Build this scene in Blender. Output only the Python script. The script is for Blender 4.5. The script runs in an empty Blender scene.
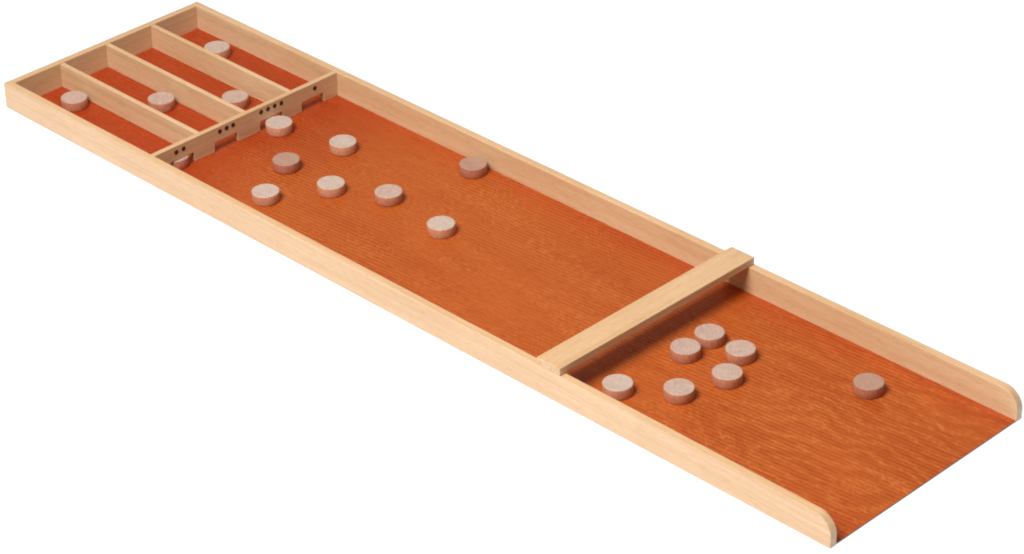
import bpy, bmesh, math, random
from mathutils import Vector
random.seed(4)
S = bpy.context.scene
COL = S.collection

# ------------------------------------------------------------------ camera
cam_d = bpy.data.cameras.new("camera"); cam = bpy.data.objects.new("camera", cam_d); COL.objects.link(cam)
cam.location = (4.1594, -2.8213, 2.6464)
cam.rotation_euler = (1.0193, 0.0105, 0.7783)
cam_d.sensor_width = 36; cam_d.lens = 2.9649*1000/1024*36
cam_d.clip_start = 0.05; cam_d.clip_end = 500
S.camera = cam
S.render.resolution_x = 1024; S.render.resolution_y = 554

# ------------------------------------------------------------------ world and lamps
w = bpy.data.worlds.new("World"); S.world = w; w.use_nodes = True
bg = w.node_tree.nodes["Background"]; bg.inputs[0].default_value = (1, .80, .60, 1); bg.inputs[1].default_value = 0.36
# dim studio round the table: a little brighter on the gate side and overhead, darker beyond the open end
_t = w.node_tree; _tc = _t.nodes.new('ShaderNodeTexCoord'); _sx = _t.nodes.new('ShaderNodeSeparateXYZ'); _mr = _t.nodes.new('ShaderNodeMapRange')
_t.links.new(_tc.outputs['Generated'], _sx.inputs[0]); _t.links.new(_sx.outputs[0], _mr.inputs[0])
for _k, _v in (('From Min', -.8), ('From Max', .8), ('To Min', .48), ('To Max', .17)): _mr.inputs[_k].default_value = _v
_mr.interpolation_type = 'SMOOTHSTEP'; _t.links.new(_mr.outputs[0], bg.inputs[1])

def area(name, loc, target, size, power, color):
    d = bpy.data.lights.new(name, 'AREA'); d.shape = 'DISK'; d.size = size; d.energy = power; d.color = color
    o = bpy.data.objects.new(name, d); COL.objects.link(o); o.location = loc
    o.rotation_euler = (Vector(target)-Vector(loc)).to_track_quat('-Z', 'Y').to_euler(); return o
area("softbox_lamp", (1.40, -2.35, 4.1), (1.1, .24, 0), 2.3, 305, (1, .98, .955))

S.view_settings.view_transform = 'Standard'; S.view_settings.look = 'None'
S.view_settings.exposure = 0; S.view_settings.gamma = 1
S.render.engine = 'CYCLES'
S.cycles.filter_width = 2.0
S.cycles.max_bounces = 8; S.cycles.diffuse_bounces = 6

# ------------------------------------------------------------------ material helpers
class M:
    def __init__(s, name):
        s.m = bpy.data.materials.new(name); s.m.use_nodes = True; s.t = s.m.node_tree
        s.b = s.t.nodes["Principled BSDF"]
    def n(s, typ, ins=None, **kw):
        x = s.t.nodes.new(typ)
        for k, v in kw.items(): setattr(x, k, v)
        for k, v in (ins or {}).items():
            if hasattr(v, 'is_output'): s.t.links.new(v, x.inputs[k])
            else: x.inputs[k].default_value = v
        return x
    def coords(s, scale, use_random=False, distort=None):
        tc = s.n('ShaderNodeTexCoord').outputs['Object']
        if use_random:
            oi = s.n('ShaderNodeObjectInfo').outputs['Random']
            mu = s.n('ShaderNodeMath', {0: oi, 1: 37.0}, operation='MULTIPLY').outputs[0]
            tc = s.n('ShaderNodeVectorMath', {0: tc, 1: mu}, operation='ADD').outputs[0]
        if distort:
            sc, amt = distort
            mp = s.n('ShaderNodeMapping', {'Vector': tc, 'Scale': sc}).outputs[0]
            nz = s.n('ShaderNodeTexNoise', {'Vector': mp, 'Scale': 1.0, 'Detail': 2.0}).outputs['Color']
            sb = s.n('ShaderNodeVectorMath', {0: nz, 1: (.5, .5, .5)}, operation='SUBTRACT').outputs[0]
            ml = s.n('ShaderNodeVectorMath', {0: sb, 1: amt}, operation='MULTIPLY').outputs[0]
            tc = s.n('ShaderNodeVectorMath', {0: tc, 1: ml}, operation='ADD').outputs[0]
        return s.n('ShaderNodeMapping', {'Vector': tc, 'Scale': scale}).outputs[0]
    def noise(s, vec, scale=1.0, detail=4.0, rough=.6, out='Fac'):
        return s.n('ShaderNodeTexNoise', {'Vector': vec, 'Scale': scale, 'Detail': detail, 'Roughness': rough}).outputs[out]
    def ramp(s, fac, stops):
        r = s.n('ShaderNodeValToRGB', {'Fac': fac}); e = r.color_ramp.elements
        while len(e) < len(stops): e.new(.5)
        for i, (p, c) in enumerate(stops): e[i].position = p; e[i].color = (*c, 1)
        return r.outputs[0]
    def mix(s, a, b, fac, mode='MIX'):
        x = s.t.nodes.new('ShaderNodeMix'); x.data_type = 'RGBA'; x.blend_type = mode
        for i, v in ((0, fac), (6, a), (7, b)):
            if hasattr(v, 'is_output'): s.t.links.new(v, x.inputs[i])
            else: x.inputs[i].default_value = v if i == 0 else (*v, 1)
        return x.outputs[2]
    def bump(s, h, strength, dist):
        s.t.links.new(s.n('ShaderNodeBump', {'Height': h, 'Strength': strength, 'Distance': dist}).outputs[0], s.b.inputs['Normal'])

def beech(name, axis, tint=1.0):
    """pale beech: long soft grain along one axis, short darker ray flecks"""
    m = M(name)
    long_, wide = 1.6, 110.0
    sc = [wide]*3; sc[axis] = long_
    fl = [420.0]*3; fl[axis] = 45.0
    v = m.coords(tuple(sc), True, ((3, 3, 3), (.02, .02, .02)))
    g = m.noise(v, 1.0, 5.0, .62)
    col = m.ramp(g, [(.28, (.605*tint, .395*tint, .215*tint)), (.52, (.685*tint, .470*tint, .280*tint)), (.75, (.73*tint, .53*tint, .345*tint))])
    f = m.noise(m.coords(tuple(fl), True), 1.0, 2.0, .6)
    col = m.mix(col, m.ramp(f, [(.36, (.84, .72, .58)), (.50, (1, 1, 1))]), .42, 'MULTIPLY')
    big = m.noise(m.coords((5, 5, 5), True), 1.0, 2.0)
    col = m.mix(col, m.ramp(big, [(.35, (.93, .88, .82)), (.65, (1, 1, 1))]), .7, 'MULTIPLY')
    m.t.links.new(col, m.b.inputs['Base Color'])
    m.b.inputs['Roughness'].default_value = .5
    m.bump(f, .12, .0006)
    return m.m

def red_ply():
    """orange-red stained plywood: rotary-cut figure, fine pore lines along the board"""
    m = M("stained_plywood")
    v = m.coords((1.6, 13, 15), False, ((4, 9, 4), (.35, .05, 0)))
    g = m.noise(v, 2.0, 6.0, .62)
    col = m.ramp(g, [(.18, (.415, .084, .012)), (.50, (.455, .102, .017)), (.82, (.49, .120, .023))])
    # fine pore lines running (a few degrees askew) along the board
    v2 = m.coords((26, 330, 100), False, ((14, 14, 14), (.03, .006, 0)))
    f = m.noise(v2, 1.0, 3.0, .7)
    col = m.mix(col, m.ramp(f, [(.36, (.74, .60, .52)), (.52, (1, 1, 1))]), .45, 'MULTIPLY')
    tc = m.n('ShaderNodeTexCoord').outputs['Object']
    rot = m.n('ShaderNodeMapping', {'Vector': tc, 'Rotation': (0, 0, math.radians(-6))}).outputs[0]
    wv = m.n('ShaderNodeTexWave', {'Vector': rot, 'Scale': 36.0, 'Distortion': .5, 'Detail': 2.0, 'Detail Scale': .4}, wave_type='BANDS', bands_direction='Y').outputs['Fac']
    wm = m.ramp(m.noise(m.coords((2.0, 3.0, 3)), 1.0, 1.0), [(.34, (.15, .15, .15)), (.55, (1, 1, 1))])
    col = m.mix(col, m.mix(col, m.ramp(wv, [(.2, (.84, .76, .70)), (.8, (1.06, 1.12, 1.16))]), 1.0, 'MULTIPLY'), wm)
    # cathedral figure of the rotary-cut face at the open end: distorted rings
    dx = m.n('ShaderNodeMapping', {'Vector': m.coords((1, 1, 1), False, ((7, 12, 6), (.30, .13, 0))), 'Location': (-1.90*.33, -.14, 0), 'Scale': (.33, 1, 1)}).outputs[0]
    rg = m.n('ShaderNodeTexWave', {'Vector': dx, 'Scale': 11.0, 'Distortion': 2.6, 'Detail': 3.0, 'Detail Scale': 3.0}, wave_type='RINGS', rings_direction='Z', wave_profile='SIN').outputs['Fac']
    sx = m.n('ShaderNodeSeparateXYZ', {0: tc}).outputs[0]
    end = m.n('ShaderNodeMapRange', {'Value': sx, 'From Min': 1.35, 'From Max': 1.8, 'To Min': 0.0, 'To Max': .34}).outputs[0]
    ringc = m.ramp(rg, [(.15, (.84, .72, .66)), (.55, (1, 1, 1)), (.92, (1.16, 1.30, 1.38))])
    col = m.mix(col, m.mix(col, ringc, 1.0, 'MULTIPLY'), end)
    # short pale and dark flecks (vessel lines of the veneer), gathered in loose swirls
    dv = m.coords((105, 235, 60), False, ((6, 9, 9), (.10, .10, 0)))
    k = m.noise(dv, 1.0, 2.0, .55)
    where = m.noise(m.coords((4, 9, 3), False, ((3, 5, 3), (.3, .12, 0))), 1.0, 3.0)
    pale = m.n('ShaderNodeMath', {0: m.ramp(k, [(.50, (0, 0, 0)), (.66, (1, 1, 1))]), 1: m.mix(m.ramp(where, [(.40, (.12, .12, .12)), (.62, (.75, .75, .75))]), m.ramp(rg, [(.45, (.10, .10, .10)), (.85, (1, 1, 1))]), m.n('ShaderNodeMath', {0: end, 1: 2.0}, operation='MULTIPLY').outputs[0])}, operation='MULTIPLY').outputs[0]
    col = m.mix(col, (.62, .23, .065), m.n('ShaderNodeMath', {0: pale, 1: .48}, operation='MULTIPLY').outputs[0])
    dk = m.ramp(k, [(.30, (1, 1, 1)), (.44, (0, 0, 0))])
    col = m.mix(col, m.mix(col, (.89, .79, .74), 1.0, 'MULTIPLY'), dk)
    big = m.noise(m.coords((2.3, 4, 3)), 1.0, 2.0)
    col = m.mix(col, m.ramp(big, [(.35, (.90, .78, .70)), (.62, (1, 1, 1))]), .7, 'MULTIPLY')
    m.t.links.new(col, m.b.inputs['Base Color'])
    # painted shade and red bounce: colour deepened along rails and in scoring boxes
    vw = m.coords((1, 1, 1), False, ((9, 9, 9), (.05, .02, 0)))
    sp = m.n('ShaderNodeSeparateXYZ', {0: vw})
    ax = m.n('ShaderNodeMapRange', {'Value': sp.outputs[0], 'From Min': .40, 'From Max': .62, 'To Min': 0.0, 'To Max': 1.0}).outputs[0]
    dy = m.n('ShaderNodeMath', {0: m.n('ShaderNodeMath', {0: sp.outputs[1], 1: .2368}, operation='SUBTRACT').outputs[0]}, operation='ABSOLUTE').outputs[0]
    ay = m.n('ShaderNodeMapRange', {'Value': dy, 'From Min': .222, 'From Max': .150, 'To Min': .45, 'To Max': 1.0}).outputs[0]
    unshaded = m.n('ShaderNodeMath', {0: ax, 1: ay}, operation='MULTIPLY').outputs[0]
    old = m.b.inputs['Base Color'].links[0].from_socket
    m.t.links.new(m.mix(m.mix(old, (.84, .48, .50), 1.0, 'MULTIPLY'), old, unshaded), m.b.inputs['Base Color'])
    m.b.inputs['Roughness'].default_value = .45; m.b.inputs['Specular IOR Level'].default_value = .32
    m.b.inputs['IOR'].default_value = 1.45
    m.bump(f, .10, .0006)
    return m.m

def puck_mat(name, light, dark):
    m = M(name)
    n1 = m.noise(m.coords((520, 520, 180), True), 1.0, 3.0, .7)
    n2 = m.noise(m.coords((160, 40, 90), True), 1.0, 3.0, .6)
    col = m.ramp(n1, [(.34, dark), (.62, light)])
    col = m.mix(col, m.ramp(n2, [(.36, (.84, .78, .74)), (.6, (1, 1, 1))]), .6, 'MULTIPLY')
    m.t.links.new(col, m.b.inputs['Base Color'])
    m.b.inputs['Roughness'].default_value = .5
    m.bump(n1, .15, .0005)
    return m.m

def plain(name, c, r=.6):
    m = M(name)
    n = m.noise(m.coords((300, 300, 300)), 1.0, 2.0)
    m.t.links.new(m.ramp(n, [(.3, tuple(x*.8 for x in c)), (.7, c)]), m.b.inputs['Base Color'])
    m.b.inputs['Roughness'].default_value = r
    return m.m

BX = beech("beech_along", 0); BY = beech("beech_across", 1, .97)
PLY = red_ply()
PIP = plain("burnt_mark", (.035, .018, .012))
EDGE = plain("ply_edge", (.20, .10, .05))
PK = {'pale': puck_mat("puck_pale", (.62, .515, .46), (.43, .325, .27)),
      'mid': puck_mat("puck_mid", (.60, .46, .40), (.38, .26, .21)),
      'rosy': puck_mat("puck_rosy", (.50, .32, .25), (.32, .18, .135))}

PKS = {k: puck_mat('puck_edge_'+k, l, d) for k, l, d in (('pale', (.68, .35, .22), (.50, .22, .13)), ('mid', (.60, .27, .165), (.44, .17, .10)), ('rosy', (.50, .20, .125), (.36, .125, .08)))}

# ------------------------------------------------------------------ added glowing white ground under the board, in place of a real surface
def glow_white():
    m = M("glowing_white_ground")
    m.b.inputs['Base Color'].default_value = (.12, .12, .12, 1); m.b.inputs['Roughness'].default_value = .6
    m.b.inputs['Emission Color'].default_value = (.995, 1.04, 1.17, 1); m.b.inputs['Emission Strength'].default_value = 1.02  # cool glow added to wash out shadows and pale the outer rail
    return m.m

# ------------------------------------------------------------------ mesh helpers
def link(name, bm, mats, parent=None, smooth=False):
    me = bpy.data.meshes.new(name); bmesh.ops.recalc_face_normals(bm, faces=bm.faces); bm.to_mesh(me); bm.free()
    for m in (mats if isinstance(mats, (list, tuple)) else [mats]): me.materials.append(m)
    if smooth:
        for p in me.polygons: p.use_smooth = True
    o = bpy.data.objects.new(name, me); COL.objects.link(o)
    if parent: o.parent = parent
    return o
def prism(pts, axis, a, b, bevel=.001, seg=2):
    """extrude a polygon (pairs in the two other axes) along axis from a to b"""
    bm = bmesh.new()
    def mk(p, h):
        c = list(p); c.insert(axis, h); return bm.verts.new(c)
    lo = [mk(p, a) for p in pts]; hi = [mk(p, b) for p in pts]
    bm.faces.new(lo); bm.faces.new(hi[::-1])
    for i in range(len(pts)):
        j = (i+1) % len(pts); bm.faces.new((lo[i], lo[j], hi[j], hi[i]))
    bmesh.ops.recalc_face_normals(bm, faces=bm.faces)
    if bevel:
        es = [e for e in bm.edges if e.calc_face_angle(0) > math.radians(25)]
        bmesh.ops.bevel(bm, geom=es, offset=bevel, segments=seg, affect='EDGES', profile=.6, clamp_overlap=True)
    return bm
def box(x0, x1, y0, y1, z0, z1, bevel=.001):
    return prism([(y0, z0), (y1, z0), (y1, z1), (y0, z1)], 0, x0, x1, bevel)
def tag(o, label=None, cat=None, group=None, kind=None):
    for k, v in (('label', label), ('category', cat), ('group', group), ('kind', kind)):
        if v: o[k] = v
    return o

L, W, H, T, ZF = 2.0, .4735, .0523, .0146, .0029
XD = .4235

bm = bmesh.new(); bmesh.ops.create_grid(bm, x_segments=1, y_segments=1, size=40)
for v in bm.verts: v.co.z = -.0006
tag(link("ground", bm, glow_white()), kind='structure')

# ------------------------------------------------------------------ the board
board = bpy.data.objects.new("shuffleboard", None); COL.objects.link(board); board.location = (0, 0, 0)
tag(board, "long wooden table shuffleboard with orange-red playing floor and pale beech rails on white background", "game board")

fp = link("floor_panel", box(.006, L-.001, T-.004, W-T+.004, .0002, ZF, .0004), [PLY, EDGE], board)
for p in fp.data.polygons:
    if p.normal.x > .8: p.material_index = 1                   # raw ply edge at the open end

def rail(y0, y1):
    r = .034; pts = [(0, 0), (L, 0)]
    for k in range(0, 15):
        a = math.pi/2*k/14
        pts.append((L-r+r*math.cos(a), H-r+r*math.sin(a)))
    pts.append((0, H))
    return link("side_rail", prism(pts, 1, y0, y1, .0013), BX, board)
rail(0, T); rail(W-T, W)
TB = .015
link("back_wall", box(.0005, TB, T+.0002, W-T-.0002, .0004, H-.0004), BY, board)

GT = .0105                                                     # gate wall thickness
def gate():
    z1 = H-.0008; zb = ZF+.0002; zt = .0232
    pts = [(T+.0002, zb)]
    for c in (.0790, .1830, .2935, .3965):
        pts += [(c-.0285, zb), (c-.0280, zt-.004), (c-.0255, zt), (c+.0245, zt), (c+.0272, zt-.003), (c+.0285, zb)]
    pts += [(W-T-.0002, zb), (W-T-.0002, z1), (T+.0002, z1)]
    bm = prism(pts, 0, XD-GT, XD, .0007)
    pips = [(.0656, .0392), (.0825, .0398), (.1689, .0409), (.1852, .0415), (.2008, .0415),
            (.2690, .0417), (.2857, .0417), (.3022, .0417), (.3187, .0412), (.4025, .0402)]
    for y, z in pips:                                          # burnt number dots, 0.3 mm proud
        vs = [bm.verts.new((XD+.0003, y+.0046*math.cos(a), z+.0046*math.sin(a))) for a in [2*math.pi*k/20 for k in range(20)]]
        vb = [bm.verts.new((XD-.001, v.co.y, v.co.z)) for v in vs]
        f = bm.faces.new(vs); f.material_index = 1
        for k in range(20):
            f = bm.faces.new((vs[k], vs[(k+1) % 20], vb[(k+1) % 20], vb[k])); f.material_index = 1
    return link("gate_wall", bm, [BY, PIP], board)
gate()
IW = W-2*T
for k in (1, 2, 3):
    y = T+IW*k/4
    link("compartment_divider", box(TB+.0003, XD-GT-.0003, y-.0048, y+.0048, ZF+.0002, H-.0010), BX, board)

link("crossbar", box(1.394, 1.445, .0008, W-.0008, H+.0002, .0662, .0012), BY, board)

# ------------------------------------------------------------------ pucks
def puck_mesh():
    R, Hh = .0252, .0192; prof = [(0, 0), (R-.002, 0), (R-.0006, .0006), (R, .002), (R, Hh-.0018), (R-.0004, Hh-.0006), (R-.0013, Hh), (0, Hh)]
    n = 64; bm = bmesh.new(); rings = []
    for r, z in prof[1:-1]:
        rings.append([bm.verts.new((r*math.cos(2*math.pi*k/n), r*math.sin(2*math.pi*k/n), z)) for k in range(n)])
    for a, b in zip(rings, rings[1:]):
        for k in range(n): bm.faces.new((a[k], a[(k+1) % n], b[(k+1) % n], b[k]))
    bm.faces.new(rings[0][::-1]); bm.faces.new(rings[-1])
    return bm
protos = {}
for k, m in PK.items():
    bm = puck_mesh(); me = bpy.data.meshes.new("puck"); bmesh.ops.recalc_face_normals(bm, faces=bm.faces); bm.to_mesh(me); bm.free()
    me.materials.append(m); me.materials.append(PKS[k])
    for p in me.polygons:
        if abs(p.normal.z) < .75: p.material_index = 1         # long-grain edge, orange floor bounce painted into its redder colour
    for p in me.polygons: p.use_smooth = p.area < 1e-4
    protos[k] = me
pucks = [
 (0.0944, 0.0893, 'mid', "wooden puck lying in the compartment behind the two-dot gate, near the back wall"),
 (0.2166, 0.1997, 'mid', "wooden puck lying in the compartment behind the three-dot gate"),
 (0.3116, 0.3007, 'mid', "wooden puck lying in the compartment behind the four-dot gate"),
 (0.1317, 0.4103, 'pale', "pale puck alone in the farthest compartment behind the one-dot gate, cut by the divider"),
 (0.4050, 0.0765, 'mid', "puck stuck inside the gate opening under the two dots, mostly hidden by the arch"),
 (0.4476, 0.2903, 'pale', "pale puck right in front of the four-dot gate opening"),
 (0.5874, 0.3221, 'pale', "pale puck out on the floor to the right of the puck at the four-dot gate"),
 (0.5620, 0.2063, 'rosy', "darker pinkish puck on the floor between the four-dot gate and the front rail"),
 (0.6213, 0.1041, 'pale', "pale puck closest to the long front rail in the middle field"),
 (0.6843, 0.2041, 'pale', "pale puck in the middle field between the front-rail puck and a pinkish-sided one"),
 (0.7812, 0.2538, 'mid', "pinkish-sided puck in the middle field, next one gateward of the puck nearest the crossbar"),
 (0.8191, 0.4277, 'rosy', "dark rosy puck beside the far rail in the middle field"),
 (0.9285, 0.2407, 'pale', "lone pale puck in the middle field, nearest the crossbar on the gate side"),
 (1.4987, 0.2994, 'mid', "topmost puck of the cluster beyond the crossbar"),
 (1.4992, 0.2396, 'mid', "puck directly below-left of the topmost one in the cluster beyond the crossbar"),
 (1.5675, 0.2973, 'mid', "rightmost puck of the cluster beyond the crossbar"),
 (1.5977, 0.2299, 'mid', "reddish-sided puck just below the rightmost puck of the cluster beyond the crossbar"),
 (1.4920, 0.0854, 'pale', "pale puck in the corner between the crossbar and the long front rail"),
 (1.5710, 0.1438, 'mid', "lowest puck of the cluster beyond the crossbar, right of the corner puck"),
 (1.7793, 0.3642, 'rosy', "dark rosy puck lying alone near the open end of the board"),
]
for i, (x, y, k, lab) in enumerate(pucks):
    o = bpy.data.objects.new("puck", protos[k]); COL.objects.link(o)
    o.location = (x, y, ZF+.0001); o.rotation_euler = (0, 0, random.uniform(0, 6.28))
    tag(o, lab, "puck", "wooden sliding pucks on the board")
